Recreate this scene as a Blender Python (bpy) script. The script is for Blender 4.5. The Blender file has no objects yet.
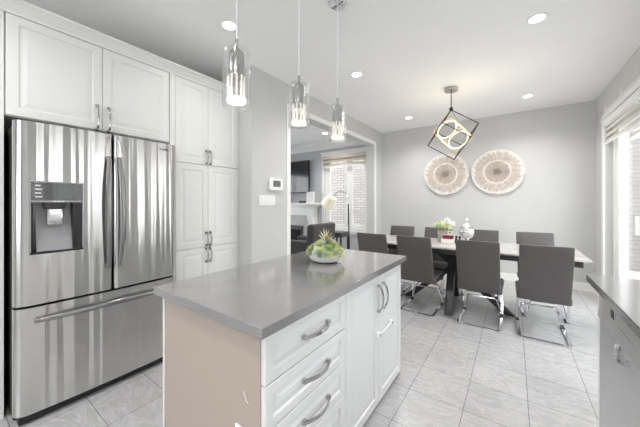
import bpy, bmesh, math, random
from mathutils import Vector, Matrix

R = math.radians
PI = math.pi
S = bpy.context.scene
COL = S.collection
random.seed(7)

# ------------------------------------------------------------------ camera, sky, sun, exposure
cam_d = bpy.data.cameras.new('camera')
cam = bpy.data.objects.new('camera', cam_d)
COL.objects.link(cam)
cam.location = (0, 0, 1.29)
cam.rotation_euler = (R(90), 0, math.atan(194 / 273))
cam_d.sensor_fit = 'HORIZONTAL'
cam_d.sensor_width = 36
cam_d.lens = 36 * 273 / 640
cam_d.shift_y = -11.5 / 640
cam_d.clip_start = 0.02
S.camera = cam

w = bpy.data.worlds.new('sky')
S.world = w
w.use_nodes = True
bg = w.node_tree.nodes['Background']
bg.inputs[0].default_value = (0.94, 0.97, 1.0, 1)
bg.inputs[1].default_value = 4.3

sun_d = bpy.data.lights.new('sun', 'SUN')
sun_d.energy = 3.0
sun_d.angle = R(8)
sun_d.color = (1, .97, .92)
sun = bpy.data.objects.new('sun', sun_d)
COL.objects.link(sun)
sun.rotation_euler = Vector((.55, .45, -.75)).to_track_quat('-Z', 'Y').to_euler()
sun.location = (0, 0, 20)

S.view_settings.view_transform = 'Standard'
S.view_settings.look = 'None'
S.view_settings.gamma = 1
S.view_settings.use_curve_mapping = False
S.view_settings.exposure = 0.63
S.cycles.use_denoising = True
S.cycles.max_bounces = 14
S.cycles.diffuse_bounces = 8
S.cycles.glossy_bounces = 6
S.cycles.transparent_max_bounces = 24
S.cycles.sample_clamp_indirect = 6
S.cycles.caustics_reflective = False
S.cycles.caustics_refractive = False

DOWNLIGHT_W = 42.0


def portal(name, loc, rot, sx, sy):
    d = bpy.data.lights.new(name, 'AREA')
    d.shape = 'RECTANGLE'
    d.size, d.size_y = sx, sy
    d.cycles.is_portal = True
    o = bpy.data.objects.new(name, d)
    o.location = loc
    o.rotation_euler = rot
    COL.objects.link(o)


portal('patio_daylight_portal', (1.17, 3.68, 1.2), (0, R(90), 0), 2.2, 2.5)
portal('sink_daylight_portal', (1.17, 0.95, 1.65), (0, R(90), 0), 1.1, 1.5)
portal('living_daylight_portal', (-3.1, 5.56, 1.5), (R(-90), 0, 0), 1.15, 1.6)
portal('added_window_portal', (-1.0, -2.51, 1.62), (R(90), 0, 0), 2.4, 1.35)
portal('living_side_portal', (-6.45, 3.2, 1.4), (0, R(-90), 0), 2.0, 2.4)


# ------------------------------------------------------------------ materials
def srgb(r, g, b):
    def f(c):
        c /= 255.0
        return c / 12.92 if c <= .04045 else ((c + .055) / 1.055) ** 2.4
    return (f(r), f(g), f(b), 1)


class NT:
    def __init__(self, m):
        self.t = m.node_tree
        self.n = self.t.nodes
        self.l = self.t.links
        self.b = self.n['Principled BSDF']
        self.co = None

    def coord(self):
        if self.co is None:
            self.co = self.n.new('ShaderNodeTexCoord')
        return self.co.outputs['Object']

    def mapping(self, scale=(1, 1, 1), loc=(0, 0, 0), rot=(0, 0, 0)):
        m = self.n.new('ShaderNodeMapping')
        m.inputs['Scale'].default_value = scale
        m.inputs['Location'].default_value = loc
        m.inputs['Rotation'].default_value = rot
        self.l.new(self.coord(), m.inputs['Vector'])
        return m.outputs[0]

    def noise(self, vec, scale=5, detail=3, rough=.5, dist=0):
        n = self.n.new('ShaderNodeTexNoise')
        n.inputs['Scale'].default_value = scale
        n.inputs['Detail'].default_value = detail
        n.inputs['Roughness'].default_value = rough
        n.inputs['Distortion'].default_value = dist
        self.l.new(vec, n.inputs['Vector'])
        return n.outputs['Fac']

    def ramp(self, fac, stops):
        r = self.n.new('ShaderNodeValToRGB')
        e = r.color_ramp.elements
        while len(e) < len(stops):
            e.new(.5)
        for k, (p, c) in enumerate(stops):
            e[k].position = p
            e[k].color = c
        self.l.new(fac, r.inputs[0])
        return r.outputs[0]

    def mix(self, fac, a, b, mode='MIX'):
        m = self.n.new('ShaderNodeMix')
        m.data_type = 'RGBA'
        m.blend_type = mode
        for s, v in ((0, fac), (6, a), (7, b)):
            if isinstance(v, (int, float)):
                m.inputs[s].default_value = v
            elif isinstance(v, tuple):
                m.inputs[s].default_value = v
            else:
                self.l.new(v, m.inputs[s])
        return m.outputs[2]

    def bump(self, h, strength=.1, dist=.01):
        b = self.n.new('ShaderNodeBump')
        b.inputs['Strength'].default_value = strength
        b.inputs['Distance'].default_value = dist
        self.l.new(h, b.inputs['Height'])
        self.l.new(b.outputs[0], self.b.inputs['Normal'])


MATS = {}


def mat(name, col, rough=.5, metal=0, noise=None, bump=None, coat=0, spec=.5, emit=None, trans=0, sheen=0):
    """noise = (scale, amount): gentle colour variation; bump = (scale, strength)"""
    m = bpy.data.materials.new(name)
    m.use_nodes = True
    t = NT(m)
    b = t.b
    b.inputs['Base Color'].default_value = col
    b.inputs['Roughness'].default_value = rough
    b.inputs['Metallic'].default_value = metal
    b.inputs['Specular IOR Level'].default_value = spec
    b.inputs['Coat Weight'].default_value = coat
    b.inputs['Coat Roughness'].default_value = .1
    b.inputs['Transmission Weight'].default_value = trans
    b.inputs['Sheen Weight'].default_value = sheen
    if noise:
        f = t.noise(t.mapping(), noise[0], 4)
        d = noise[1]
        lo = tuple(c * (1 - d) for c in col[:3]) + (1,)
        hi = tuple(min(1, c * (1 + d)) for c in col[:3]) + (1,)
        t.l.new(t.ramp(f, [(.3, lo), (.7, hi)]), b.inputs['Base Color'])
    if bump:
        t.bump(t.noise(t.mapping(), bump[0], 3), bump[1], .005)
    if emit:
        b.inputs['Emission Color'].default_value = emit[0]
        b.inputs['Emission Strength'].default_value = emit[1]
    MATS[name] = m
    return m


def glassy(name, tint, edge=.85, base=.035, rough=.02):
    m = bpy.data.materials.new(name)
    m.use_nodes = True
    n, l = m.node_tree.nodes, m.node_tree.links
    n.remove(n['Principled BSDF'])
    tr = n.new('ShaderNodeBsdfTransparent')
    tr.inputs[0].default_value = tint
    gl = n.new('ShaderNodeBsdfGlossy')
    gl.inputs['Roughness'].default_value = rough
    gl.inputs[0].default_value = (1, 1, 1, 1)
    lw_ = n.new('ShaderNodeLayerWeight')
    lw_.inputs[0].default_value = .5
    pw = n.new('ShaderNodeMath')
    pw.operation = 'POWER'
    pw.inputs[1].default_value = 4
    l.new(lw_.outputs['Facing'], pw.inputs[0])
    fr = n.new('ShaderNodeMath')
    fr.operation = 'MULTIPLY_ADD'
    fr.inputs[1].default_value = edge
    fr.inputs[2].default_value = base
    l.new(pw.outputs[0], fr.inputs[0])
    mx = n.new('ShaderNodeMixShader')
    l.new(fr.outputs[0], mx.inputs[0])
    l.new(tr.outputs[0], mx.inputs[1])
    l.new(gl.outputs[0], mx.inputs[2])
    l.new(mx.outputs[0], n['Material Output'].inputs[0])
    MATS[name] = m
    return m


M = MATS
mat('wall_paint', srgb(203, 203, 202), .75, noise=(3, .012), bump=(120, .03))
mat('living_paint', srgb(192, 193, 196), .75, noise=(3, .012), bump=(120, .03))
mat('ceiling_paint', srgb(247, 247, 247), .85, noise=(2, .01), bump=(200, .03))
mat('patch_paint', srgb(226, 226, 226), .8, noise=(8, .03))
mat('trim_white', srgb(240, 240, 238), .4, noise=(6, .01))
mat('cabinet_white', srgb(235, 235, 232), .32, noise=(4, .008), coat=.15)
mat('cabinet_white_shaded', srgb(221, 221, 222), .32, noise=(4, .008), coat=.15)  # cabinet white with the island's shade put into the colour
mat('cabinet_inner', srgb(200, 198, 194), .6)
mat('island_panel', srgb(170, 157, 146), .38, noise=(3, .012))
mat('chrome', srgb(225, 225, 228), .08, 1, noise=(20, .02))
mat('pull_chrome', srgb(190, 189, 190), .1, 1, noise=(20, .02))
mat('nickel', srgb(190, 188, 186), .25, 1, noise=(30, .03))
mat('dark_metal', srgb(58, 55, 53), .4, .6, noise=(30, .05))
mat('black_plastic', srgb(22, 22, 23), .35, noise=(40, .05))
mat('black_gloss', srgb(30, 30, 33), .08, noise=(4, .03), coat=.5)
mat('grey_plastic', srgb(150, 150, 152), .35, noise=(30, .03))
mat('white_plastic', srgb(240, 240, 240), .35, noise=(30, .01))
mat('leather_grey', srgb(88, 85, 84), .42, noise=(14, .04), bump=(260, .12))
mat('sofa_fabric', srgb(66, 64, 63), .85, noise=(60, .1), bump=(300, .3), sheen=.2)
mat('charcoal_steel', srgb(62, 60, 60), .45, .3, noise=(20, .06))
mat('rope_white', srgb(235, 230, 224), .8, noise=(40, .05), bump=(90, .5))
mat('ceramic_white', srgb(238, 236, 230), .25, noise=(8, .02), coat=.3)
mat('soil', srgb(70, 72, 56), .95, noise=(80, .3), bump=(80, .6))
mat('succulent_dark', srgb(78, 98, 70), .5, noise=(25, .15))
mat('succulent_white', srgb(222, 226, 206), .5, noise=(25, .06))
mat('succulent_pale', srgb(184, 196, 164), .5, noise=(25, .12))
mat('succulent_green', srgb(146, 170, 104), .5, noise=(25, .12))
mat('succulent_lime', srgb(204, 208, 140), .5, noise=(25, .1))
mat('succulent_grey', srgb(138, 156, 138), .5, noise=(25, .12))
mat('succulent_rust', srgb(190, 140, 92), .5, noise=(25, .12))
mat('leaf_dark', srgb(70, 92, 48), .45, noise=(20, .15))
mat('bloom_lime', srgb(214, 222, 172), .7, noise=(60, .12), bump=(80, .4))
mat('bloom_white', srgb(242, 242, 236), .7, noise=(60, .03), bump=(80, .4))
mat('candle_red', srgb(150, 24, 56), .25, noise=(20, .1), coat=.5)
mat('candle_plum', srgb(104, 40, 62), .25, noise=(20, .1), coat=.5)
mat('silver', srgb(222, 222, 223), .22, .95, noise=(50, .15), bump=(60, .5))
mat('gold', srgb(226, 204, 150), .35, 1, noise=(20, .03))
mat('led_warm', (1, .95, .85, 1), .4, emit=((1, .84, .52, 1), .66))
mat('lamp_disc', (1, 1, 1, 1), .4, emit=((1, .95, .86, 1), 8))
mat('bulb_glow', (1, 1, 1, 1), .4, emit=((1, .95, .86, 1), 1.0))
mat('shade_linen', srgb(240, 232, 214), .8, noise=(90, .03), bump=(200, .2), emit=((1, .9, .72, 1), .15))
mat('blind_band', srgb(212, 208, 200), .8, noise=(150, .04), bump=(250, .2))
mat('blind_band_tan', srgb(196, 186, 172), .8, noise=(150, .05), bump=(250, .2))
mat('tile_grey', srgb(186, 184, 180), .4, noise=(8, .05))
mat('firebox_metal', srgb(72, 72, 74), .45, .3, noise=(30, .05))
mat('screen', srgb(38, 38, 41), .12, noise=(3, .02), coat=.4)
mat('paving', srgb(176, 176, 178), .9, noise=(10, .08))
mat('display_grey', srgb(112, 112, 112), .15, noise=(10, .03))
mat('vase_stone', srgb(178, 172, 166), .5, noise=(16, .14))
mat('led_rod', srgb(245, 240, 232), .3, emit=((1, .93, .82, 1), .12))
mat('edge_panel', srgb(238, 238, 236), .4, noise=(5, .01))
glassy('glass_clear', (.985, .988, .988, 1), edge=1.0, base=.05)
glassy('glass_window', (.97, .98, .98, 1))
glassy('blind_sheer', (.88, .88, .86, 1), edge=.1, rough=.6)


def quartz():
    m = mat('quartz', srgb(148, 144, 144), .12, coat=.8, spec=.8)
    t = NT(m)
    f = t.noise(t.mapping(), 420, 2, .6)
    g = t.noise(t.mapping(), 4, 3)
    a = t.ramp(f, [(.36, srgb(112, 110, 110)), (.5, srgb(126, 124, 124)), (.68, srgb(140, 138, 138))])
    t.l.new(t.mix(.08, a, t.ramp(g, [(.3, srgb(120, 117, 117)), (.7, srgb(160, 157, 157))])), t.b.inputs['Base Color'])


def steel(name, metal=1, col=(206, 205, 204), rough=.2, wave=.7):
    m = mat(name, srgb(*col), rough, metal)
    t = NT(m)
    # brushed grain runs across; slow wave along the width makes the panel's soft vertical bands
    fine = t.noise(t.mapping(scale=(1, 3, 260)), 6, 2)
    t.l.new(t.ramp(fine, [(.3, srgb(*[c - 10 for c in col])), (.7, srgb(*[min(255, c + 10) for c in col]))]), t.b.inputs['Base Color'])
    slow = t.noise(t.mapping(scale=(1, 7, .12)), 1.9, 1)
    t.bump(slow, wave, .03)
    t.b.inputs['Anisotropic'].default_value = .9
    t.b.inputs['Anisotropic Rotation'].default_value = .25
    tg = t.n.new('ShaderNodeTangent')
    tg.direction_type = 'RADIAL'
    tg.axis = 'Z'
    t.l.new(tg.outputs[0], t.b.inputs['Tangent'])


def floor_tiles():
    m = mat('floor_tiles', srgb(200, 198, 196), .26)
    t = NT(m)
    b = t.n.new('ShaderNodeTexBrick')
    b.offset = 0
    b.squash = 1
    b.inputs['Scale'].default_value = 1
    b.inputs['Brick Width'].default_value = .331
    b.inputs['Row Height'].default_value = .330
    b.inputs['Mortar Size'].default_value = .0022
    b.inputs['Mortar Smooth'].default_value = .2
    b.inputs['Bias'].default_value = 0
    b.inputs['Color1'].default_value = (1, 1, 1, 1)
    b.inputs['Color2'].default_value = (.93, .93, .93, 1)
    b.inputs['Mortar'].default_value = (.42, .41, .40, 1)
    t.l.new(t.mapping(loc=(.589 + .331 * 30, -1.895 + .33 * 30, 0)), b.inputs['Vector'])
    v = t.noise(t.mapping(scale=(1, 2.2, 1), rot=(0, 0, R(-14))), 3.6, 7, .65, 2.2)
    vein = t.ramp(v, [(.28, srgb(174, 173, 174)), (.44, srgb(184, 183, 184)), (.50, srgb(200, 199, 200)), (.535, srgb(179, 178, 178)), (.72, srgb(182, 181, 181))])
    fine = t.noise(t.mapping(scale=(1, 5, 1), rot=(0, 0, R(-18))), 14, 4, .6, .8)
    c2 = t.mix(.25, vein, t.ramp(fine, [(.35, srgb(168, 167, 167)), (.62, srgb(196, 195, 195))]))
    t.l.new(t.mix(1, c2, b.outputs['Color'], 'MULTIPLY'), t.b.inputs['Base Color'])
    t.bump(b.outputs['Fac'], -.25, .004)


def brickwork(name, c1, c2, c3):
    m = mat(name, c1, .9)
    t = NT(m)
    b = t.n.new('ShaderNodeTexBrick')
    b.inputs['Scale'].default_value = 1
    b.inputs['Brick Width'].default_value = .26
    b.inputs['Row Height'].default_value = .085
    b.inputs['Mortar Size'].default_value = .009
    b.inputs['Color1'].default_value = c1
    b.inputs['Color2'].default_value = c2
    b.inputs['Mortar'].default_value = c3
    s = t.n.new('ShaderNodeSeparateXYZ')
    t.l.new(t.coord(), s.inputs[0])
    a = t.n.new('ShaderNodeMath')
    t.l.new(s.outputs[0], a.inputs[0])
    t.l.new(s.outputs[1], a.inputs[1])
    c = t.n.new('ShaderNodeCombineXYZ')
    t.l.new(a.outputs[0], c.inputs[0])
    t.l.new(s.outputs[2], c.inputs[1])
    t.l.new(c.outputs[0], b.inputs['Vector'])
    t.l.new(b.outputs['Color'], t.b.inputs['Base Color'])
    t.bump(b.outputs['Fac'], -.4, .01)


def table_stone():
    m = mat('table_stone', srgb(206, 202, 197), .22)
    t = NT(m)
    f = t.noise(t.mapping(scale=(1, 3, 1)), 3, 6, .65, 1.5)
    t.l.new(t.ramp(f, [(.3, srgb(170, 167, 164)), (.5, srgb(192, 190, 187)), (.56, srgb(156, 151, 147)), (.62, srgb(186, 184, 181))]), t.b.inputs['Base Color'])


def fibre(name, col, d):
    """strands running out from the disc's centre"""
    m = mat(name, col, .85)
    t = NT(m)
    sp = t.n.new('ShaderNodeSeparateXYZ')
    t.l.new(t.coord(), sp.inputs[0])
    at = t.n.new('ShaderNodeMath')
    at.operation = 'ARCTAN2'
    t.l.new(sp.outputs[2], at.inputs[0])
    t.l.new(sp.outputs[0], at.inputs[1])
    ln = t.n.new('ShaderNodeVectorMath')
    ln.operation = 'LENGTH'
    t.l.new(t.coord(), ln.inputs[0])
    cb = t.n.new('ShaderNodeCombineXYZ')
    t.l.new(at.outputs[0], cb.inputs[0])
    sc = t.n.new('ShaderNodeMath')
    sc.operation = 'MULTIPLY'
    sc.inputs[1].default_value = .9
    t.l.new(ln.outputs['Value'], sc.inputs[0])
    t.l.new(sc.outputs[0], cb.inputs[1])
    f = t.noise(cb.outputs[0], 11, 5, .7, .4)
    lo = tuple(c * (1 - d) for c in col[:3]) + (1,)
    hi = tuple(min(1, c * (1 + d)) for c in col[:3]) + (1,)
    t.l.new(t.ramp(f, [(.32, lo), (.68, hi)]), t.b.inputs['Base Color'])
    t.bump(f, .5, .006)


fibre('fibre_tan', srgb(200, 190, 181), .26)
fibre('fibre_grey', srgb(192, 182, 173), .26)
fibre('fibre_pale', srgb(226, 222, 218), .10)
fibre('fibre_dark', srgb(158, 149, 142), .35)
quartz()
steel('steel_brushed')
steel('steel_plain', metal=.6, col=(208, 208, 209), rough=.4, wave=.05)
steel('steel_handle', col=(150, 149, 149), rough=.25, wave=.1)
floor_tiles()
brickwork('outside_brick', srgb(142, 138, 135), srgb(126, 121, 118), srgb(78, 75, 73))
brickwork('outside_brick_pale', srgb(236, 235, 233), srgb(228, 226, 224), srgb(200, 198, 196))
table_stone()

# ------------------------------------------------------------------ mesh helpers
WL = {}


def V(*a):
    return Vector(a if len(a) == 3 else a[0])


class MB:
    def __init__(self):
        self.v, self.f = [], []
        self.flat, self.ang = set(), None

    def add(self, vs, fs):
        k = len(self.v)
        self.v += [tuple(p) for p in vs]
        self.f += [tuple(i + k for i in q) for q in fs]
        return self

    def bm(self, b):
        b.verts.index_update()
        self.add([v.co.copy() for v in b.verts], [[v.index for v in f.verts] for f in b.faces])
        b.free()
        return self

    def box(self, x0, x1, y0, y1, z0, z1, r=0, seg=2, mtx=None):
        b = bmesh.new()
        bmesh.ops.create_cube(b, size=1)
        for v in b.verts:
            v.co = Vector(((x0 + x1) / 2 + v.co.x * (x1 - x0), (y0 + y1) / 2 + v.co.y * (y1 - y0), (z0 + z1) / 2 + v.co.z * (z1 - z0)))
        if r:
            bmesh.ops.bevel(b, geom=b.edges[:], offset=r, segments=seg, profile=.5, affect='EDGES')
            b.normal_update()
            b.faces.index_update()
            for f in b.faces:
                n_ = f.normal
                if max(abs(n_.x), abs(n_.y), abs(n_.z)) > .9999:
                    self.flat.add(len(self.f) + f.index)
        if mtx is not None:
            bmesh.ops.transform(b, matrix=mtx, verts=b.verts)
        return self.bm(b)

    def sweep(self, pts, prof, closed=False, up=None, scales=None):
        """prof: 2-D outline (list of (a,b)); carried along pts with a stable frame"""
        P = [Vector(p) for p in pts]
        n = len(P)
        k = len(prof)
        T = []
        for i in range(n):
            a = P[(i - 1) % n] if (closed or i > 0) else P[i]
            c = P[(i + 1) % n] if (closed or i < n - 1) else P[i]
            d = (c - P[i]).normalized() + (P[i] - a).normalized()
            T.append(d.normalized() if d.length > 1e-6 else (c - a).normalized())
        U = Vector(up) if up else (Vector((0, 0, 1)) if abs(T[0].z) < .9 else Vector((1, 0, 0)))
        vs = []
        for i in range(n):
            s = U.cross(T[i])
            if s.length < 1e-4:
                s = Vector((1, 0, 0)).cross(T[i])
            s.normalize()
            u = T[i].cross(s).normalized()
            if not up:
                U = u
            m = 1.0
            if 0 < i < n - 1 or closed:
                d = (P[(i + 1) % n] - P[i]).normalized()
                ca = max(.35, T[i].dot(d))
                m = 1 / ca
            sc = scales[i] if scales else 1
            for a, b in prof:
                vs.append(P[i] + s * a * sc * (m if len(prof) == 4 else 1) + u * b * sc)
        fs = []
        for i in range(n if closed else n - 1):
            j = (i + 1) % n
            for q in range(k):
                fs.append((i * k + q, i * k + (q + 1) % k, j * k + (q + 1) % k, j * k + q))
        if not closed:
            fs.append(tuple(range(k - 1, -1, -1)))
            fs.append(tuple((n - 1) * k + q for q in range(k)))
        return self.add(vs, fs)

    def tube(self, pts, r, seg=10, closed=False, scales=None):
        return self.sweep(pts, [(r * math.cos(2 * PI * q / seg), r * math.sin(2 * PI * q / seg)) for q in range(seg)], closed, None, scales)

    def bar(self, pts, wdt, th, up=None, closed=False):
        a, b = wdt / 2, th / 2
        return self.sweep(pts, [(-a, -b), (a, -b), (a, b), (-a, b)], closed, up)

    def lathe(self, prof, seg=32, c=(0, 0, 0), sx=1, sy=1, mtx=None):
        vs, fs = [], []
        n = len(prof)
        for i in range(seg):
            a = 2 * PI * i / seg
            for r, z in prof:
                p = Vector((r * math.cos(a) * sx, r * math.sin(a) * sy, z))
                if mtx is not None:
                    p = mtx @ p
                vs.append((p.x + c[0], p.y + c[1], p.z + c[2]))
        for i in range(seg):
            j = (i + 1) % seg
            for q in range(n - 1):
                fs.append((i * n + q, j * n + q, j * n + q + 1, i * n + q + 1))
        loop = prof[0] == prof[-1]
        if prof[0][0] > 1e-6 and not loop:
            fs.append(tuple(i * n for i in range(seg - 1, -1, -1)))
        if prof[-1][0] > 1e-6 and not loop:
            fs.append(tuple(i * n + n - 1 for i in range(seg)))
        return self.add(vs, fs)

    def ball(self, c, r, sx=1, sy=1, sz=1, sub=2, mtx=None):
        b = bmesh.new()
        bmesh.ops.create_icosphere(b, subdivisions=sub, radius=r)
        for v in b.verts:
            v.co = Vector((v.co.x * sx, v.co.y * sy, v.co.z * sz))
            if mtx is not None:
                v.co = mtx @ v.co
            v.co += Vector(c)
        return self.bm(b)

    def panel(self, o, u, v, w_, h_, t, rings):
        """raised panel slab: o = lower corner on the back plane, u/v unit axes, front along u x v"""
        self.ang = 4
        o, u, v = Vector(o), Vector(u), Vector(v)
        n = u.cross(v)
        vs = []
        for ins, d in rings:
            for a, b in ((ins, ins), (w_ - ins, ins), (w_ - ins, h_ - ins), (ins, h_ - ins)):
                vs.append(o + u * a + v * b + n * d)
        fs = [(3, 2, 1, 0)]
        for k in range(len(rings) - 1):
            for q in range(4):
                fs.append((k * 4 + q, k * 4 + (q + 1) % 4, k * 4 + 4 + (q + 1) % 4, k * 4 + 4 + q))
        e = (len(rings) - 1) * 4
        fs.append((e, e + 1, e + 2, e + 3))
        return self.add(vs, fs)

    def prism(self, poly, axis, a0, a1):
        """poly in the plane of the other two axes; extruded along axis from a0 to a1"""
        vs = []
        for a in (a0, a1):
            for p, q in poly:
                vs.append({'x': (a, p, q), 'y': (p, a, q), 'z': (p, q, a)}[axis])
        n = len(poly)
        fs = [tuple(range(n - 1, -1, -1)), tuple(range(n, 2 * n))]
        for i in range(n):
            j = (i + 1) % n
            fs.append((i, j, n + j, n + i))
        return self.add(vs, fs)

    def build(self, name, m, parent=None, ang=35, kind=None):
        me = bpy.data.meshes.new(name)
        off = WL.get(parent.name, Vector((0, 0, 0))) if parent else Vector((0, 0, 0))
        me.from_pydata([tuple(Vector(p) - off) for p in self.v], [], self.f)
        b = bmesh.new()
        b.from_mesh(me)
        bmesh.ops.recalc_face_normals(b, faces=b.faces)
        b.to_mesh(me)
        b.free()
        me.materials.append(M[m] if isinstance(m, str) else m)
        me.shade_smooth()
        me.set_sharp_from_angle(angle=R(self.ang or ang))
        for i in self.flat:
            me.polygons[i].use_smooth = False
        o = bpy.data.objects.new(name, me)
        COL.objects.link(o)
        if parent:
            o.parent = parent
            WL[o.name] = off
        if kind:
            o['kind'] = kind
        return o


def tag(o, label, cat, group=None):
    o['label'] = label
    o['category'] = cat
    if group:
        o['group'] = group
    return o


def thing(name, label, cat, loc=(0, 0, 0), group=None):
    o = bpy.data.objects.new(name, None)
    o.empty_display_size = .05
    COL.objects.link(o)
    o.location = loc
    WL[o.name] = Vector(loc)
    return tag(o, label, cat, group)


def struct(name, mb, m, parent=None):
    return mb.build(name, m, parent, kind=None if parent else 'structure')


def dup(root, loc, rz, label, group=None):
    r = root.copy()
    COL.objects.link(r)
    r.location = loc
    r.rotation_euler = (0, 0, rz)
    r['label'] = label
    if group:
        r['group'] = group
    for ch in list(root.children):
        c = ch.copy()
        COL.objects.link(c)
        c.parent = r
        for g in list(ch.children):
            d = g.copy()
            COL.objects.link(d)
            d.parent = c
    return r


def arc(c, r, a0, a1, n, ax=(1, 0, 0), ay=(0, 0, 1)):
    c, ax, ay = Vector(c), Vector(ax), Vector(ay)
    return [c + ax * r * math.cos(R(a0 + (a1 - a0) * i / n)) + ay * r * math.sin(R(a0 + (a1 - a0) * i / n)) for i in range(n + 1)]


def rounded(pts, rad, n=5):
    """round the inner corners of an open polyline"""
    P = [Vector(p) for p in pts]
    out = [P[0]]
    for i in range(1, len(P) - 1):
        a, b, c = P[i - 1], P[i], P[i + 1]
        d1, d2 = (a - b).normalized(), (c - b).normalized()
        r = min(rad, (a - b).length * .48, (c - b).length * .48)
        p1, p2 = b + d1 * r, b + d2 * r
        for k in range(n + 1):
            t = k / n
            out.append(p1 * (1 - t) ** 2 + b * 2 * t * (1 - t) + p2 * t * t)
    out.append(P[-1])
    return out


# ------------------------------------------------------------------ the room
H = 2.74
XR, YB, RW = .951, 5.45, .20
LX = -6.4            # far side of the living room
YR = -2.4            # wall behind the camera
struct('floor', MB().box(LX - .1, XR + .12, YR - .1, YB + .12, -.1, 0), 'floor_tiles')
struct('ceiling', MB().box(LX - .1, XR + .12, YR - .1, YB + .12, H, H + .1), 'ceiling_paint')

# back wall: living window opening x -3.72..-2.5, z .66..2.36
WX0, WX1, WZ0, WZ1 = -3.73, -2.56, .64, 2.38
b = MB()
b.box(LX, WX0, YB, YB + .12, 0, H)
b.box(WX0, WX1, YB, YB + .12, 0, WZ0)
b.box(WX0, WX1, YB, YB + .12, WZ1, H)
b.box(WX1, XR + .12, YB, YB + .12, 0, H)
struct('wall_back', b, 'wall_paint')

# right wall: patio door opening and the sink window
PY0, PY1, PZ = 2.36, 4.96, 2.33
SY0, SY1, SZ0, SZ1 = .25, 1.65, 1.08, 2.2
b = MB()
b.box(XR, XR + RW, PY1, YB, 0, H)
b.box(XR, XR + RW, PY0, PY1, PZ, H)
b.box(XR, XR + RW, SY1, PY0, 0, H)
b.box(XR, XR + RW, SY0, SY1, 0, SZ0)
b.box(XR, XR + RW, SY0, SY1, SZ1, H)
b.box(XR, XR + RW, YR, SY0, 0, H)
struct('wall_right', b, 'wall_paint')
b = MB()
b.box(XR - .0015, XR, PY0 - .3, PY1 + .045, PZ + .075, PZ + .135)
for y in (4.93, 4.30, 3.6):
    b.box(XR - .0015, XR, y, y + .05, PZ + .13, PZ + .20)
struct('trim_4', b, 'patch_paint')
RX0, RX1, RZ0, RZ1 = -2.3, .1, .95, 2.35  # opening for the added rear window, out of view
b = MB()
b.box(LX - .1, RX0, YR - .12, YR, 0, H)
b.box(RX1, XR + RW, YR - .12, YR, 0, H)
b.box(RX0, RX1, YR - .12, YR, 0, RZ0)
b.box(RX0, RX1, YR - .12, YR, RZ1, H)
struct('wall_rear', b, 'wall_paint')
# kitchen side wall behind the cabinets, and the partition with its wide opening
PX0, PX1 = -2.43, -2.262
OY0, OY1, OZ = 2.535, 5.035, 2.425
b = MB()
b.box(-3.2, -3.105, YR, 1.95, 0, H)
struct('wall_kitchen', b, 'wall_paint')
b = MB()
b.box(-3.105, PX1, 1.935, 2.05, 0, H)
b.box(PX0, PX1, 2.05, OY0, 0, H)
b.box(PX0, PX1, OY0, OY1, OZ, H)
b.box(PX0, PX1, OY1, YB, 0, H)
struct('wall_left', b, 'wall_paint')
# living room side walls
b = MB()
b.box(LX - .1, LX, 2.05, 2.2, 0, H)
b.box(LX - .1, LX, 4.2, YB, 0, H)
b.box(LX - .1, LX, 2.2, 4.2, 0, .45)
b.box(LX - .1, LX, 2.2, 4.2, 2.3, H)
struct('wall_living_side', b, 'living_paint')
struct('wall_living_near', MB().box(LX, -3.2, 1.95, 2.05, 0, H), 'living_paint')
struct('wall_living_far', MB().box(LX, WX0 - .09, YB - .006, YB, 0, H).box(WX0 - .09, WX1 + .09, YB - .006, YB, WZ1 + .09, H)
       .box(WX0 - .09, PX0, YB - .006, YB, 0, WZ0 - .09), 'living_paint')

# casing round the opening
cw = .065
b = MB()
b.box(PX1, PX1 + .018, OY0 - cw, OY0, 0, OZ + cw, .004)
b.box(PX1, PX1 + .018, OY1, OY1 + cw, 0, OZ + cw, .004)
b.box(PX1, PX1 + .018, OY0, OY1, OZ, OZ + cw, .004)
struct('trim_1', b, 'trim_white')

# living room crown: stepped cornice under a dropped band
b = MB()
prof = [(0, H), (-.20, H), (-.20, H - .02), (-.13, H - .05), (-.13, H - .075), (-.11, H - .085), (-.05, H - .15), (-.03, H - .16), (-.03, H - .19), (0, H - .19)]
b.prism([(YB - .006 + p, z) for p, z in prof], 'x', LX, PX0)
struct('trim_2', b, 'trim_white')
b = MB()
b.prism([(LX - p, z) for p, z in prof], 'y', 2.05, YB - .2)
struct('trim_3', b, 'trim_white')

# baseboards
def base_x(b, x0, x1, y, s):
    b.box(x0, x1, min(y, y + s * .014), max(y, y + s * .014), 0, .095)
    b.box(x0, x1, min(y, y + s * .009), max(y, y + s * .009), .095, .12, .003)


def base_y(b, y0, y1, x, s):
    b.box(min(x, x + s * .014), max(x, x + s * .014), y0, y1, 0, .095)
    b.box(min(x, x + s * .009), max(x, x + s * .009), y0, y1, .095, .12, .003)


b = MB(); base_x(b, PX1, XR, YB, -1); struct('baseboard_back', b, 'trim_white')
b = MB(); base_y(b, PY1 + .08, YB - .014, XR, -1); struct('baseboard_right', b, 'trim_white')
b = MB(); base_y(b, OY1 + cw, YB - .014, PX1, 1); base_y(b, 1.96, OY0 - cw, PX1, 1); struct('baseboard_left', b, 'trim_white')
b = MB(); base_x(b, -3.9, PX0, YB - .006, -1); struct('baseboard_living', b, 'trim_white')

# living room window
wf = MB()
def frame_xz(b, x0, x1, z0, z1, y0, y1, t, tb=None):
    tb = tb or t
    b.box(x0, x0 + t, y0, y1, z0, z1)
    b.box(x1 - t, x1, y0, y1, z0, z1)
    b.box(x0 + t, x1 - t, y0, y1, z0, z0 + tb)
    b.box(x0 + t, x1 - t, y0, y1, z1 - t, z1)


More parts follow.
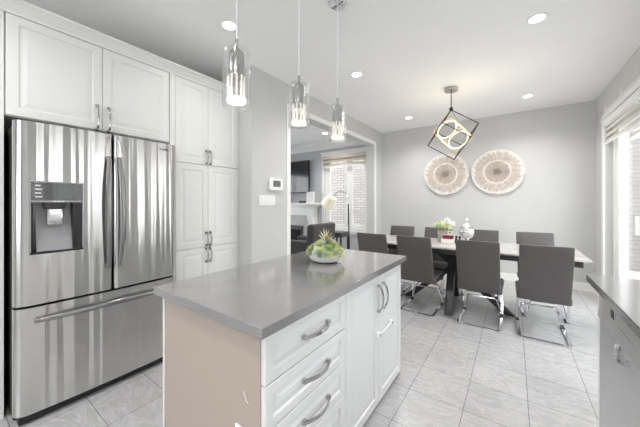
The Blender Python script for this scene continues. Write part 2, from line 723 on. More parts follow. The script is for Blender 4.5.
def frame_yz(b, y0, y1, z0, z1, x0, x1, t, tb=None):
    tb = tb or t
    b.box(x0, x1, y0, y0 + t, z0, z1)
    b.box(x0, x1, y1 - t, y1, z0, z1)
    b.box(x0, x1, y0 + t, y1 - t, z0, z0 + tb)
    b.box(x0, x1, y0 + t, y1 - t, z1 - t, z1)


frame_xz(wf, WX0 - .075, WX1 + .075, WZ0 - .075, WZ1 + .075, YB - .026, YB - .006, .075)
wf.box(WX0 - .11, WX1 + .11, YB - .05, YB - .006, WZ1 + .075, WZ1 + .1)
win1 = struct('window_1', wf, 'trim_white')
b = MB()
frame_xz(b, WX0, WX1, WZ0, WZ1, YB + .0, YB + .1, .05)
mid = -3.065
for x0, x1 in ((WX0 + .05, mid), (mid, WX1 - .05)):
    frame_xz(b, x0, x1, WZ0 + .05, WZ1 - .05, YB + .03, YB + .08, .075)
struct('window_frame', b, 'trim_white', win1)
struct('window_sill', MB().box(WX0 - .1, WX1 + .1, YB - .06, YB + .03, WZ0 - .03, WZ0, .006), 'trim_white', win1)
for x0, x1 in ((WX0 + .125, mid - .075), (mid + .075, WX1 - .125)):
    struct('window_pane', MB().box(x0, x1, YB + .052, YB + .058, WZ0 + .125, WZ1 - .125), 'glass_window', win1)

# patio door: frame, three leaves with glass
pd = MB()
frame_yz(pd, PY0 - .075, PY1 + .075, 0, PZ + .075, XR - .02, XR, .075, .001)
pd.box(XR - .034, XR, PY0 - .085, PY1 + .085, PZ + .0, PZ + .018)
door1 = struct('door_1', pd, 'trim_white')
b = MB(); frame_yz(b, PY0, PY1, 0, PZ, XR + .07, XR + .19, .06, .05); struct('door_frame', b, 'trim_white', door1)
lw = (PY1 - PY0 - .12) / 3
for k in range(3):
    y0 = PY0 + .06 + k * lw
    xo = XR + (.09 if k != 1 else .13)
    b = MB(); frame_yz(b, y0 - .03 * (k > 0), y0 + lw + .03 * (k < 2), .05, PZ - .06, xo, xo + .035, .085, .14)
    leaf = struct('door_leaf', b, 'trim_white', door1)
    struct('door_pane', MB().box(xo + .015, xo + .021, y0 + .05, y0 + lw - .05, .18, PZ - .14), 'glass_window', leaf)
b = MB(); b.box(XR + .05, XR + .10, PY1 - .06 - lw + .02, PY1 - .06 - lw + .045, .95, 1.15, .006); struct('door_handle', b, 'white_plastic', door1)

# sink window above the counter
b = MB()
frame_yz(b, SY0 - .07, SY1 + .07, SZ0 - .07, SZ1 + .07, XR - .02, XR, .07)
win2 = struct('window_2', b, 'trim_white')
b = MB(); frame_yz(b, SY0, SY1, SZ0, SZ1, XR, XR + .1, .05); b.box(XR + .02, XR + .08, .92, .98, SZ0 + .05, SZ1 - .05); struct('window_frame', b, 'trim_white', win2)
struct('window_pane', MB().box(XR + .052, XR + .058, SY0 + .04, SY1 - .04, SZ0 + .04, SZ1 - .04), 'glass_window', win2)
b = MB(); frame_yz(b, 2.2, 4.2, .45, 2.3, LX - .09, LX + .01, .06); b.box(LX - .07, LX - .02, 3.17, 3.23, .5, 2.24); win3 = struct('window_3', b, 'trim_white')
struct('window_pane', MB().box(LX - .055, LX - .049, 2.25, 4.15, .5, 2.25), 'glass_window', win3)

b = MB(); frame_xz(b, RX0, RX1, RZ0, RZ1, YR - .1, YR - .02, .06); b.box(-1.03, -.97, YR - .09, YR - .03, RZ0 + .06, RZ1 - .06)
win_added = struct('window_added', b, 'trim_white')  # added unseen window, brightens the ceiling and tall cabinets
struct('window_pane', MB().box(RX0 + .05, RX1 - .05, YR - .062, YR - .056, RZ0 + .05, RZ1 - .05), 'glass_window', win_added)  # pane of the added unseen window

# outside: neighbours' brick walls and the ground
struct('wall_outside_back', MB().box(-12, 6, 8.2, 8.4, -.3, 3.6), 'outside_brick')
struct('wall_outside_right', MB().box(5.2, 5.4, -4, 8.2, -.3, 3.2), 'outside_brick_pale')
struct('ground_outside', MB().box(-14, 12, -8, 14, -.4, -.12), 'paving')

# ------------------------------------------------------------------ cabinets along the side wall
DOOR = [(0, 0), (0, .016), (.003, .019), (.052, .019), (.057, .0125), (.064, .0125), (.090, .0175)]
SMALL = [(0, 0), (0, .016), (.003, .019), (.036, .019), (.041, .0105), (.046, .0105), (.070, .0185)]
CX = -2.479


def bow_handle(parent, c, axis, out, L=.15, m='pull_chrome', name='handle'):
    """arched pull with round rosettes; c = centre on the door face"""
    c, axis, out = Vector(c), Vector(axis), Vector(out)
    side = axis.cross(out)
    b = MB()
    pts, sc = [], []
    for i in range(17):
        t = -1 + 2 * i / 16
        pts.append(c + axis * (L / 2 * t) + out * (.006 + .026 * (1 - t ** 4)))
        sc.append(1.25 - .45 * (1 - abs(t)) + (.35 if abs(t) < .15 else 0))
    b.tube(pts, .0054, 10, scales=sc)
    q = out.to_track_quat('Z', 'Y').to_matrix().to_4x4()
    for s in (-1, 1):
        b.lathe([(0, 0), (.013, 0), (.014, .005), (.011, .011), (.007, .016), (0, .018)], 14, tuple(c + axis * (s * L / 2)), mtx=q)
    return b.build(name, m, parent)


def flat_pull(parent, c, axis, out, L=.185):
    c, axis, out = Vector(c), Vector(axis), Vector(out)
    b = MB()
    pts = []
    for i in range(19):
        t = -1 + 2 * i / 18
        pts.append(c + axis * (L / 2 * t) + out * (.012 + .026 * (1 - t * t)))
    side = axis.cross(out)
    b.sweep(pts, [(-.0065, -.0035), (.0065, -.0035), (.0065, .0035), (-.0065, .0035)], up=tuple(out))
    for s in (-1, 1):
        p = c + axis * (s * (L / 2 - .007))
        q = [p + side * a + axis * e + out * d for d in (0, .018) for a, e in ((-.009, -.007), (.009, -.007), (.009, .007), (-.009, .007))]
        b.add(q, [(3, 2, 1, 0), (4, 5, 6, 7), (0, 1, 5, 4), (1, 2, 6, 5), (2, 3, 7, 6), (3, 0, 4, 7)])
    return b.build('handle', 'pull_chrome', parent)


def door_x(parent, y0, y1, z0, z1, x, hy=None, hz=None, rings=DOOR, name='door', hl=.15, m='cabinet_white'):
    d = MB().panel((x - .019, y0 + .0015, z0 + .0015), (0, 1, 0), (0, 0, 1), y1 - y0 - .003, z1 - z0 - .003, .019, rings).build(name, m, parent)
    if hy is not None:
        bow_handle(d, (x, hy, hz), (0, 0, 1), (1, 0, 0), hl)
    return d


# above the refrigerator
t = thing('wall_cabinet', 'white two-door wall cabinet above the stainless refrigerator', 'cabinet', (-2.8, .715, 1.81))
MB().box(-3.1, CX - .0195, .238, 1.195, 1.812, 2.43).build('cabinet_body', 'cabinet_white', t)
door_x(t, .241, .714, 1.815, 2.43, CX, .682, 1.905, hl=.17)
door_x(t, .714, 1.193, 1.815, 2.43, CX, .752, 1.905, hl=.17)

# pantry tower
t = thing('pantry_cabinet', 'tall white pantry tower of six doors between refrigerator and thermostat wall', 'cabinet', (-2.8, 1.56, 0))
MB().box(-3.1, CX - .0195, 1.199, 1.932, .1, 2.43).build('cabinet_body', 'cabinet_white', t)
MB().box(-3.1, CX - .06, 1.199, 1.932, .0, .1).build('toe_kick', 'cabinet_inner', t)
MB().box(CX - .0195, CX, 1.914, 1.932, .1, 2.43).build('filler_strip', 'cabinet_white', t)
MB().box(CX - .0195, CX, 1.199, 1.245, .1, 2.43).build('filler_strip', 'cabinet_white', t)
for z0, z1, hz in ((1.655, 2.43, 1.73), (.852, 1.648, .925), (.105, .845, .765)):
    door_x(t, 1.247, 1.568, z0, z1, CX, 1.548, hz, hl=.125)
    door_x(t, 1.568, 1.912, z0, z1, CX, 1.589, hz, hl=.125)

t = MB().box(-3.1, CX, .155, .235, 0, 2.43, .001).build('end_panel', 'cabinet_white')
tag(t, 'tall white panel beside the refrigerator at the edge of the picture', 'cabinet panel')

b = MB()
cp = [(CX - .62, 2.432), (CX + .004, 2.432), (CX + .004, 2.445), (CX + .012, 2.452), (CX + .020, 2.462), (CX + .034, 2.478), (CX + .052, 2.488), (CX + .066, 2.492), (CX + .066, 2.505), (CX - .62, 2.505)]
b.prism([(x, z) for x, z in cp], 'y', .155, 1.932)
t = b.build('crown_moulding', 'cabinet_white', ang=50)
tag(t, 'white crown moulding running along the top of the tall cabinets', 'moulding')

# ------------------------------------------------------------------ refrigerator
FX = -2.262
FY0, FY1, FYM = .252, 1.166, .713
t = thing('refrigerator', 'stainless steel french-door refrigerator with ice and water dispenser', 'refrigerator', (-2.7, .70, 0))
MB().box(-3.06, -2.345, FY0 + .005, FY1 - .005, .03, 1.735, .004).build('cabinet_body', 'dark_metal', t)
b = MB()
b.box(-2.40, -2.30, FY0 + .02, FY1 - .02, .012, .055)
b.build('base_grille', 'black_plastic', t)
for y in (FY0 + .03, FY1 - .09):
    MB().box(-2.46, -2.30, y, y + .07, 1.736, 1.757, .006).build('hinge_cover', 'grey_plastic', t)


def fridge_profile(y0, y1, rl, rr):
    """plan outline of a gently bowed door, rounded towards each side"""
    out = []
    n = 26
    for i in range(n + 1):
        y = y0 + (y1 - y0) * i / n
        m = (y - (FY0 + FY1) / 2) / ((FY1 - FY0) / 2)
        x = FX - .016 * m * m
        dl, dr = y - y0, y1 - y
        if dl < rl:
            x -= rl * .8 * (1 - math.sqrt(max(0, 1 - (1 - dl / rl) ** 2)))
        if dr < rr:
            x -= rr * .8 * (1 - math.sqrt(max(0, 1 - (1 - dr / rr) ** 2)))
        out.append((x, y))
    return [(-2.34, y0)] + out + [(-2.34, y1)]


def fine(y0, y1, rl, rr):
    ys = set()
    for k in range(9):
        a = 1 - math.cos(k / 8 * PI / 2)
        ys.add(round(y0 + rl * a, 5)); ys.add(round(y1 - rr * a, 5))
    n = 20
    for k in range(n + 1):
        ys.add(round(y0 + rl + (y1 - rr - y0 - rl) * k / n, 5))
    out = []
    for y in sorted(ys):
        m = (y - (FY0 + FY1) / 2) / ((FY1 - FY0) / 2)
        x = FX - .020 * m * m
        dl, dr = y - y0, y1 - y
        if dl < rl:
            x -= min(rl, .05) * (1 - math.sqrt(max(0, 1 - (1 - dl / rl) ** 2)))
        if dr < rr:
            x -= min(rr, .05) * (1 - math.sqrt(max(0, 1 - (1 - dr / rr) ** 2)))
        out.append((x, y))
    return [(-2.34, y0)] + out + [(-2.34, y1)]


def fdoor(name, y0, y1, z0, z1, rl, rr):
    return MB().prism(fine(y0, y1, rl, rr), 'z', z0, z1).build(name, 'steel_brushed', t, ang=40)


DY0, DY1, DZ0, DZ1, DZS = .312, .552, .985, 1.41, 1.30   # dispenser niche in the left-hand door


def niche_door(y0, y1, z0, z1, rl, rr):
    def face_x(y):
        m_ = (y - (FY0 + FY1) / 2) / ((FY1 - FY0) / 2)
        return FX - .020 * m_ * m_
    P = fine(y0, y1, rl, rr)[1:-1]
    P = [p for p in P if min(abs(p[1] - DY0), abs(p[1] - DY1)) > .003] + [(face_x(DY0), DY0), (face_x(DY1), DY1)]
    P = [(-2.34, y0)] + sorted(P, key=lambda p: p[1]) + [(-2.34, y1)]
    zs = [z0, DZ0, DZ1, z1]
    n = len(P)
    vs = [(x, y, z) for z in zs for x, y in P]
    fs = []
    for k in range(3):
        for i in range(n - 1):
            if k == 1 and P[i][1] >= DY0 - 1e-6 and P[i + 1][1] <= DY1 + 1e-6:
                continue
            fs.append((k * n + i, k * n + i + 1, (k + 1) * n + i + 1, (k + 1) * n + i))
    fs.append(tuple(range(n - 1, -1, -1)))
    fs.append(tuple(3 * n + i for i in range(n)))
    # walls of the niche
    c = [(face_x(DY0), DY0), (face_x(DY1), DY1)]
    q = len(vs)
    for x in (None, -2.335):
        vs += [(c[0][0] if x is None else x, DY0, DZ0), (c[1][0] if x is None else x, DY1, DZ0), (c[1][0] if x is None else x, DY1, DZ1), (c[0][0] if x is None else x, DY0, DZ1)]
    for a_ in range(4):
        b_ = (a_ + 1) % 4
        fs.append((q + a_, q + b_, q + 4 + b_, q + 4 + a_))
    fs.append((q + 4, q + 5, q + 6, q + 7))
    return MB().add(vs, fs).build('door', 'steel_brushed', t, ang=40)


dl = niche_door(FY0, FYM - .004, .690, 1.757, .065, .022)
dr = fdoor('door', FYM + .004, FY1, .690, 1.757, .022, .065)
dw = fdoor('drawer', FY0, FY1, .062, .676, .065, .065)
fxl = FX - .009      # face plane near the niche
disp = MB()
frame_yz(disp, DY0 - .003, DY1 + .003, DZ0 - .003, DZ1 + .003, fxl - .012, fxl + .003, .008)
disp.box(fxl - .012, fxl + .004, DY0, DY1, DZS - .012, DZS)
disp = disp.build('dispenser', 'grey_plastic', dl)
MB().box(fxl - .02, fxl + .002, DY0 + .004, DY1 - .004, DZS, DZ1 - .004, .002).build('control_panel', 'black_gloss', disp)
for k in range(4):
    MB().box(fxl + .002, fxl + .0035, DY0 + .022, DY0 + .022 + (.030, .026, .03, .022)[k], 1.318 + k * .022, 1.324 + k * .022).build('control_icon', 'white_plastic', disp)
for k in range(3):
    MB().box(fxl + .004, fxl + .0052, DY0 + .10 + k * .018, DY0 + .112 + k * .018, DZS - .009, DZS - .004).build('control_icon', 'white_plastic', disp)
b = MB()
b.box(-2.334, -2.330, DY0, DY1, DZ0, DZS)
b.prism([(-2.33, DZS - .06), (-2.29, DZ0 + .06), (fxl - .002, DZ0), (-2.33, DZ0)], 'y', DY0 + .03, DY1 - .03)
b.build('dispenser_back', 'grey_plastic', disp)
b = MB()
b.box(-2.33, fxl - .001, DY0, DY0 + .014, DZ0, DZS)
b.box(-2.33, fxl - .001, DY1 - .05, DY1, DZ0, DZS)
b.box(-2.33, fxl + .004, DY0, DY1, DZ0, DZ0 + .012)
b.build('niche_liner', 'black_plastic', disp)
b = MB()
b.prism([(DY0 + .055, DZS - .012), (DY0 + .165, DZS - .012), (DY0 + .15, DZS - .05), (DY0 + .07, DZS - .05)], 'x', -2.32, fxl - .004)
b.build('chute', 'black_plastic', disp)
b = MB()
b.box(-2.315, fxl - .006, DY0 + .072, DY0 + .148, DZS - .15, DZS - .045, .012)
b.build('paddle', 'chrome', disp)

# handles
for dd, y, s in ((dl, FYM - .036, -1), (dr, FYM + .036, 1)):
    b = MB()
    pts, sc = [], []
    for i in range(25):
        q = i / 24
        z = .842 + (1.60 - .842) * q
        bow = math.sin(PI * q)
        pts.append((FX + .016 + .040 * bow ** .7, y - s * .006 + s * .012 * bow, z))
        sc.append(.75 + .35 * bow)
    b.sweep(pts, [(.017 * math.cos(2 * PI * k / 12), .0095 * math.sin(2 * PI * k / 12)) for k in range(12)], up=(1, 0, .02), scales=sc)
    for z in (.86, 1.585):
        b.box(FX - .01, FX + .022, y - .011, y + .011, z - .014, z + .014, .004)
    b.build('handle', 'steel_handle', dd)
    # pressed pocket above the handle
    b = MB()
    b.tube([(FX - .004, y + s * .012, 1.60), (FX + .002, y + s * .010, 1.66), (FX + .001, y + s * .002, 1.71), (FX - .006, y - s * .014, 1.75)], .007, 8)
    b.build('handle_crest', 'steel_brushed', dd)
b = MB()
pts, sc = [], []
for i in range(25):
    q = i / 24
    bow = math.sin(PI * q)
    pts.append((FX - .004 + .044 * bow ** .6, .335 + (1.09 - .335) * q, .598 + .006 * bow))
    sc.append(.8 + .25 * bow)
b.sweep(pts, [(.016 * math.cos(2 * PI * k / 12), .010 * math.sin(2 * PI * k / 12)) for k in range(12)], up=(1, .02, 0), scales=sc)
for y in (.345, 1.08):
    b.box(FX - .025, FX + .012, y - .014, y + .014, .586, .610, .004)
b.build('handle', 'steel_handle', dw)
# small maker's lettering at the top of the right-hand door
tx = bpy.data.curves.new('logo', 'FONT')
tx.body = 'SAMSUNG'
tx.size = .021
tx.extrude = .0006
tx.align_x = 'CENTER'
lg = bpy.data.objects.new('logo', tx)
COL.objects.link(lg)
bpy.context.view_layer.update()
dg = bpy.context.evaluated_depsgraph_get()
lme = bpy.data.meshes.new_from_object(lg.evaluated_get(dg))
bpy.data.objects.remove(lg)
lo = bpy.data.objects.new('logo', lme)
COL.objects.link(lo)
lme.materials.append(M['dark_metal'])
lo.parent = dr
lo.location = Vector((FX - .0095, 1.035, 1.70)) - WL[t.name]
lo.rotation_euler = (R(90), 0, R(90))

# ------------------------------------------------------------------ island
IX0, IX1, IY0, IY1 = -1.378, -.688, .643, 2.015
ZT, ZS = .885, .848
t = thing('island_cabinet', 'white kitchen island base with four drawers and a pair of tall doors', 'cabinet', ((IX0 + IX1) / 2, 1.3, 0))
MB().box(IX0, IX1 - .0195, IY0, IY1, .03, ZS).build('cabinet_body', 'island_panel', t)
MB().box(IX0 + .03, IX1 - .03, IY0 + .03, IY1 - .02, 0, .03).build('plinth', 'cabinet_inner', t)
MB().box(IX0 - .012, IX0 + .004, IY0 - .005, IY1, .0, ZS, .001).build('side_panel', 'cabinet_white_shaded', t)
yd0, yd1 = IY0 + .004, 1.180
for z0, z1 in ((.662, .842), (.498, .657), (.334, .493), (.036, .329)):
    d = MB().panel((IX1 - .019, yd0, z0), (0, 1, 0), (0, 0, 1), yd1 - yd0, z1 - z0, .019, SMALL).build('drawer', 'cabinet_white_shaded', t)
    flat_pull(d, (IX1, .936, (z0 + z1) / 2 if z1 - z0 < .2 else z1 - .09), (0, 1, 0), (1, 0, 0))
for y0, y1, hy in ((1.195, 1.598, 1.634 - .07), (1.601, 2.008, 1.634 + .0)):
    d = MB().panel((IX1 - .019, y0, .036), (0, 1, 0), (0, 0, 1), y1 - y0, .842 - .036, .019, DOOR).build('door', 'cabinet_white_shaded', t)
for k, hy in ((0, 1.572), (1, 1.628)):
    d = [o for o in t.children if o.name.startswith('door')][k]
    flat_pull(d, (IX1, hy + .028 * (1 if k else .4), .695), (0, 0, 1), (1, 0, 0), .17)
MB().box(IX1 - .0195, IX1 - .002, 1.181, 1.194, .036, .842).build('stile', 'cabinet_white_shaded', t)
b = MB()
b.bar([(IX1 + .012, 1.585, .473), (IX1 + .018, 1.68, .476), (IX1 + .012, 1.775, .478)], .012, .006, up=(1, 0, 0))
for y, z in ((1.577, .473), (1.783, .478)):
    b.box(IX1, IX1 + .018, y - .016, y + .016, z - .018, z + .018, .005)
sl = b.build('safety_latch', 'white_plastic', t)
for y, z in ((1.577, .473), (1.783, .478)):
    b = MB().lathe([(0, 0), (.010, 0), (.010, .004), (0, .004)], 12, (IX1 + .0185, y, z), mtx=Matrix.Rotation(R(90), 4, 'Y'))
    b.build('latch_button', 'grey_plastic', sl)
# socket on the near side, low at the corner
ou = MB().box(-.838, -.761, IY0 - .006, IY0, .360, .478, .003).build('outlet_plate', 'white_plastic', t)
for z in (.390, .448):
    MB().box(-.816, -.783, IY0 - .0085, IY0 - .0058, z - .015, z + .015, .001).build('socket', 'white_plastic', ou)
b = MB(); b.tube([(-.794, IY0 - .0008, .610), (-.791, IY0 - .0008, .597), (-.783, IY0 - .0008, .590), (-.780, IY0 - .0008, .580), (-.769, IY0 - .0008, .575)], .0011, 6)
b.build('scuff_mark', 'white_plastic', t)

t = MB().box(-1.408, -.656, .604, 2.046, ZS, ZT, .0025).build('island_countertop', 'quartz')
tag(t, 'polished grey quartz slab covering the white kitchen island', 'countertop')

# ------------------------------------------------------------------ counter run on the window side
t = thing('dishwasher', 'stainless dishwasher with angled control strip under the window-side counter', 'dishwasher', (.65, 1.70, 0))
DX = .362
MB().box(DX + .03, .93, 1.402, 1.988, .10, .84).build('tub', 'grey_plastic', t)
MB().box(DX + .06, .93, 1.402, 1.988, 0, .10).build('toe_kick', 'black_plastic', t)
b = MB()
b.prism([(DX, .11), (DX, .690), (DX + .03, .690), (DX + .03, .11)], 'y', 1.402, 1.988)
d = b.build('door', 'steel_plain', t)
b = MB()
b.prism([(DX + .03, .693), (DX - .004, .693), (DX - .010, .704), (DX - .008, .72), (DX - .002, .745), (DX - .002, .830), (DX + .004, .840), (DX + .03, .840)], 'y', 1.402, 1.988)
cpn = b.build('control_strip', 'steel_plain', t)
MB().box(DX - .0035, DX - .001, 1.735, 1.780, .768, .805, .0005).build('display', 'black_plastic', cpn)
for k in range(6):
    MB().box(DX - .003, DX - .0015, 1.50 + k * .032, 1.512 + k * .032, .758, .764).build('button', 'grey_plastic', cpn)
b = MB()
pts = []
for i in range(17):
    a = PI * i / 16
    pts.append((DX - .006 - .016 * math.sin(a), 1.575 - .075 * math.cos(a), .697 - .045 * math.sin(a)))
b.sweep(pts, [(-.003, -.008), (.003, -.008), (.003, .008), (-.003, .008)], up=(1, 0, 0))
b.build('handle', 'chrome', d)

t = thing('base_cabinet', 'white base cabinet run with end panel beside the dishwasher', 'cabinet', (.65, .4, 0))
MB().box(DX - .004, .93, 1.990, 2.012, 0, ZS - .002).build('end_panel', 'edge_panel', t)
MB().box(.40, .93, -1.2, 1.400, .1, ZS).build('cabinet_body', 'cabinet_white', t)
MB().box(.44, .93, -1.2, 1.400, 0, .1).build('toe_kick', 'cabinet_inner', t)
for k in range(5):
    y1 = 1.398 - k * .52
    d = MB().panel((.40, y1, .105), (0, -1, 0), (0, 0, 1), .515, ZS - .11, .019, DOOR).build('door', 'cabinet_white', t)
    flat_pull(d, (.381, y1 - (.05 if k % 2 else .465), .72), (0, 0, 1), (-1, 0, 0), .17)

t = MB().box(.331, .948, -1.22, 2.122, ZS, ZT, .0025).build('kitchen_countertop', 'quartz')
tag(t, 'polished grey quartz countertop running under the window side above the dishwasher', 'countertop')

# ------------------------------------------------------------------ dining table
t = thing('dining_table', 'long dining table with pale stone top and crossed charcoal legs', 'table', (-.61, 3.80, 0))
TX0, TX1, TY0, TY1 = -1.80, .572, 3.384, 4.222
MB().box(TX0, TX1, TY0, TY1, .744, .764, .004).build('tabletop', 'table_stone', t)
b = MB()
b.box(TX0 + .05, TX1 - .05, TY0 + .07, TY0 + .10, .68, .744)
b.box(TX0 + .05, TX1 - .05, TY1 - .10, TY1 - .07, .68, .744)
b.box(TX0 + .05, TX0 + .08, TY0 + .10, TY1 - .10, .68, .744)
b.box(TX1 - .08, TX1 - .05, TY0 + .10, TY1 - .10, .68, .744)
b.box(-1.02, -.20, 3.53, 4.07, .665, .735)
b.build('apron', 'charcoal_steel', t)
for p0, p1 in (((-.83, 3.785, .68), (-.035, 3.785, .0)), ((-.40, 3.785, .68), (-1.195, 3.785, .0)), ((-.665, 3.98, .68), (-.612, 3.405, .0)), ((-.60, 3.62, .68), (-.655, 4.18, .0))):
    P0, P1 = Vector(p0), Vector(p1)
    d = (P1 - P0)
    b = MB()
    hx = abs(d.x) > abs(d.y)
    a, c = (.042, .023) if hx else (.040, .030)
    vs = []
    for P in (P0, P1):
        for s, q in ((-1, -1), (1, -1), (1, 1), (-1, 1)):
            vs.append(P + (Vector((s * a * 1.2, q * c, 0)) if hx else Vector((s * a, q * c * 1.5, 0))))
    b.add(vs, [(3, 2, 1, 0), (4, 5, 6, 7), (0, 1, 5, 4), (1, 2, 6, 5), (2, 3, 7, 6), (3, 0, 4, 7)])
    b.build('leg', 'charcoal_steel', t)

# ------------------------------------------------------------------ dining chairs
def make_chair(label, group):
    t = thing('dining_chair', label, 'chair', (0, 0, 0), group)
    # upholstered back, slightly reclined and bowed; rear face towards -y
    n = 10
    vs, fs = [], []
    prof = []
    zb, zt = .350, .900
    for i in range(n + 1):
        q = i / n
        z = zb + (zt - zb) * q
        y = -.195 - .175 * q - .012 * math.sin(PI * q)
        prof.append((y, z))
    b = bmesh.new()
    rows = []
    hw = .192
    for side in (0, 1):
        for (y, z) in prof:
            th = .052 - .012 * (z - zb) / (zt - zb)
            rows.append([b.verts.new((x, y + (th if side else 0), z)) for x in (-hw, -hw / 2, 0, hw / 2, hw)])
    m = n + 1
    for i in range(n):
        for k in range(4):
            b.faces.new((rows[i][k], rows[i][k + 1], rows[i + 1][k + 1], rows[i + 1][k]))
            b.faces.new((rows[m + i][k], rows[m + i + 1][k], rows[m + i + 1][k + 1], rows[m + i][k + 1]))
        for k in (0, 4):
            b.faces.new((rows[i][k], rows[i + 1][k], rows[m + i + 1][k], rows[m + i][k]))
    for k in range(4):
        for r0, r1 in ((rows[0], rows[m]), (rows[n], rows[m + n])):
            b.faces.new((r0[k], r0[k + 1], r1[k + 1], r1[k]))
    bmesh.ops.recalc_face_normals(b, faces=b.faces)
    sharp = [e for e in b.edges if len(e.link_faces) == 2 and e.calc_face_angle(0) > R(60)]
    bmesh.ops.bevel(b, geom=sharp, offset=.010, segments=3, profile=.5, affect='EDGES')
    MB().bm(b).build('backrest', 'leather_grey', t)
    # piping seam along the top edge of the back
    b = MB()
    yt = -.195 - .175
    b.tube([(-hw + .012, yt + .004, zt - .004), (0, yt + .004, zt - .003), (hw - .012, yt + .004, zt - .004)], .0028, 6)
    b.build('piping', 'leather_grey', t)
    b = MB()
    b.box(-.205, .205, -.185, .275, .345, .420, .018, 3)
    st = b.build('seat', 'leather_grey', t)
    # chrome cantilever loop: front uprights, floor runners, rear cross bar
    pts = [(-.185, .10, .335), (-.185, .252, .335), (-.185, .252, .008), (-.185, -.25, .008), (.185, -.25, .008), (.185, .252, .008), (.185, .252, .335), (.185, .10, .335)]
    b = MB()
    b.bar(rounded(pts, .03, 5), .026, .011)
    b.build('leg_frame', 'chrome', t)
    # bent stay between the uprights
    b = MB()
    b.tube(rounded([(-.180, .245, .03), (-.150, .225, .185), (.130, .225, .185), (.180, .245, .03)], .02, 4), .0075, 8)
    b.build('stretcher', 'chrome', t)
    for s in (-1, 1):
        b = MB()
        b.box(s * .185 - .016, s * .185 + .016, .165, .215, .0, .020, .003)
        b.build('floor_glide', 'black_plastic', t)
    return t


NEAR = 'grey chairs on the kitchen side of the table'
FAR = 'grey chairs on the wall side of the table'
c0 = make_chair('grey cantilever chair, kitchen side of the table, nearest to the patio door', NEAR)
c0.location = (.222, 3.492, 0)
c0.rotation_euler = (0, 0, R(1.5))
dup(c0, (-.300, 3.480, 0), R(-.5), 'grey cantilever chair, kitchen side of the table, second from the patio door', NEAR)
dup(c0, (-.925, 3.475, 0), R(-1), 'grey cantilever chair, kitchen side of the table, just past the island corner', NEAR)
dup(c0, (-1.450, 3.475, 0), R(1), 'grey cantilever chair, kitchen side of the table, mostly hidden behind the island', NEAR)
dup(c0, (.255, 4.105, 0), R(180 + 7), 'grey cantilever chair, wall side of the table, nearest to the patio door', FAR)
dup(c0, (-.355, 4.09, 0), R(180 + 1), 'grey cantilever chair, wall side of the table, behind the silver jar', FAR)
dup(c0, (-.950, 4.098, 0), R(180 - 1), 'grey cantilever chair, wall side of the table, behind the flower vase', FAR)
dup(c0, (-1.490, 4.085, 0), R(180), 'grey cantilever chair, wall side of the table, nearest to the living room opening', FAR)

# ------------------------------------------------------------------ things on the dining table
TZ = .764
def leaf_mb(b, base, direction, L, W, droop=.3, up=(0, 0, 1), cup=.15, n=6):
    base, d = Vector(base), Vector(direction).normalized()
    u = Vector(up)
    s = d.cross(u)
    if s.length < 1e-3:
        s = Vector((1, 0, 0))
    s.normalize()
    nn = s.cross(d).normalized()
    vs, fs = [], []
    for i in range(n + 1):
        q = i / n
        wv = W * (math.sin(PI * min(1, q * .92 + .08)) ** .8) * .5
        c = base + d * (L * q) - Vector((0, 0, 1)) * (droop * L * q * q)
        th = W * .06 * (1 - q * .7)
        vs += [c - s * wv + nn * (cup * wv), c + nn * th * .2, c + s * wv + nn * (cup * wv), c - nn * th]
    for i in range(n):
        a = i * 4
        for k in range(4):
            fs.append((a + k, a + (k + 1) % 4, a + 4 + (k + 1) % 4, a + 4 + k))
    fs.append((0, 1, 2, 3)); fs.append((n * 4 + 3, n * 4 + 2, n * 4 + 1, n * 4))
    b.add(vs, fs)


vx, vy = -.775, 3.915
t = thing('flower_vase', 'stone-grey vase of white and lime flowers standing on the dining table', 'vase', (vx, vy, TZ))
b = MB()
b.lathe([(0, 0), (.052, 0), (.056, .006), (.068, .150), (.070, .158), (.064, .158), (.060, .135), (0, .135)], 28, (vx, vy, TZ))
b.build('vase_body', 'vase_stone', t)
rr = random.Random(3)
for (dx, dy, dz, r, m) in ((-.075, -.01, .205, .040, 'bloom_lime'), (-.025, -.03, .235, .046, 'bloom_lime'), (.03, .01, .20, .044, 'bloom_lime'), (.075, .0, .19, .040, 'bloom_lime'), (.05, .02, .265, .042, 'bloom_white'), (.10, .02, .235, .048, 'bloom_white'), (-.01, .05, .22, .04, 'bloom_lime')):
    b = MB()
    for k in range(26):
        a, e = rr.uniform(0, 2 * PI), math.asin(rr.uniform(-.6, 1))
        p = Vector((math.cos(a) * math.cos(e), math.sin(a) * math.cos(e), math.sin(e))) * r * .8
        b.ball((vx + dx + p.x, vy + dy + p.y, TZ + dz + p.z), r * .36, 1, 1, .8, 1)
    b.tube([(vx + dx * .3, vy + dy * .3, TZ + .13), (vx + dx, vy + dy, TZ + dz)], .003, 6)
    b.build('flower', m, t)
for a, L in ((205, .17), (180, .15), (235, .13), (20, .12), (-60, .12), (-100, .12), (120, .10)):
    b = MB()
    leaf_mb(b, (vx, vy, TZ + .145), (math.cos(R(a)), math.sin(R(a)), .30), L, .06, .15)
    b.build('leaf', 'leaf_dark', t)
b = MB()
b.tube([(vx + .03, vy, TZ + .14), (vx + .05, vy, TZ + .25), (vx + .06, vy + .01, TZ + .31)], .002, 6)
b.ball((vx + .06, vy + .01, TZ + .315), .010, 1, 1, 1.3, 1)
b.build('bud_stem', 'bloom_white', t)

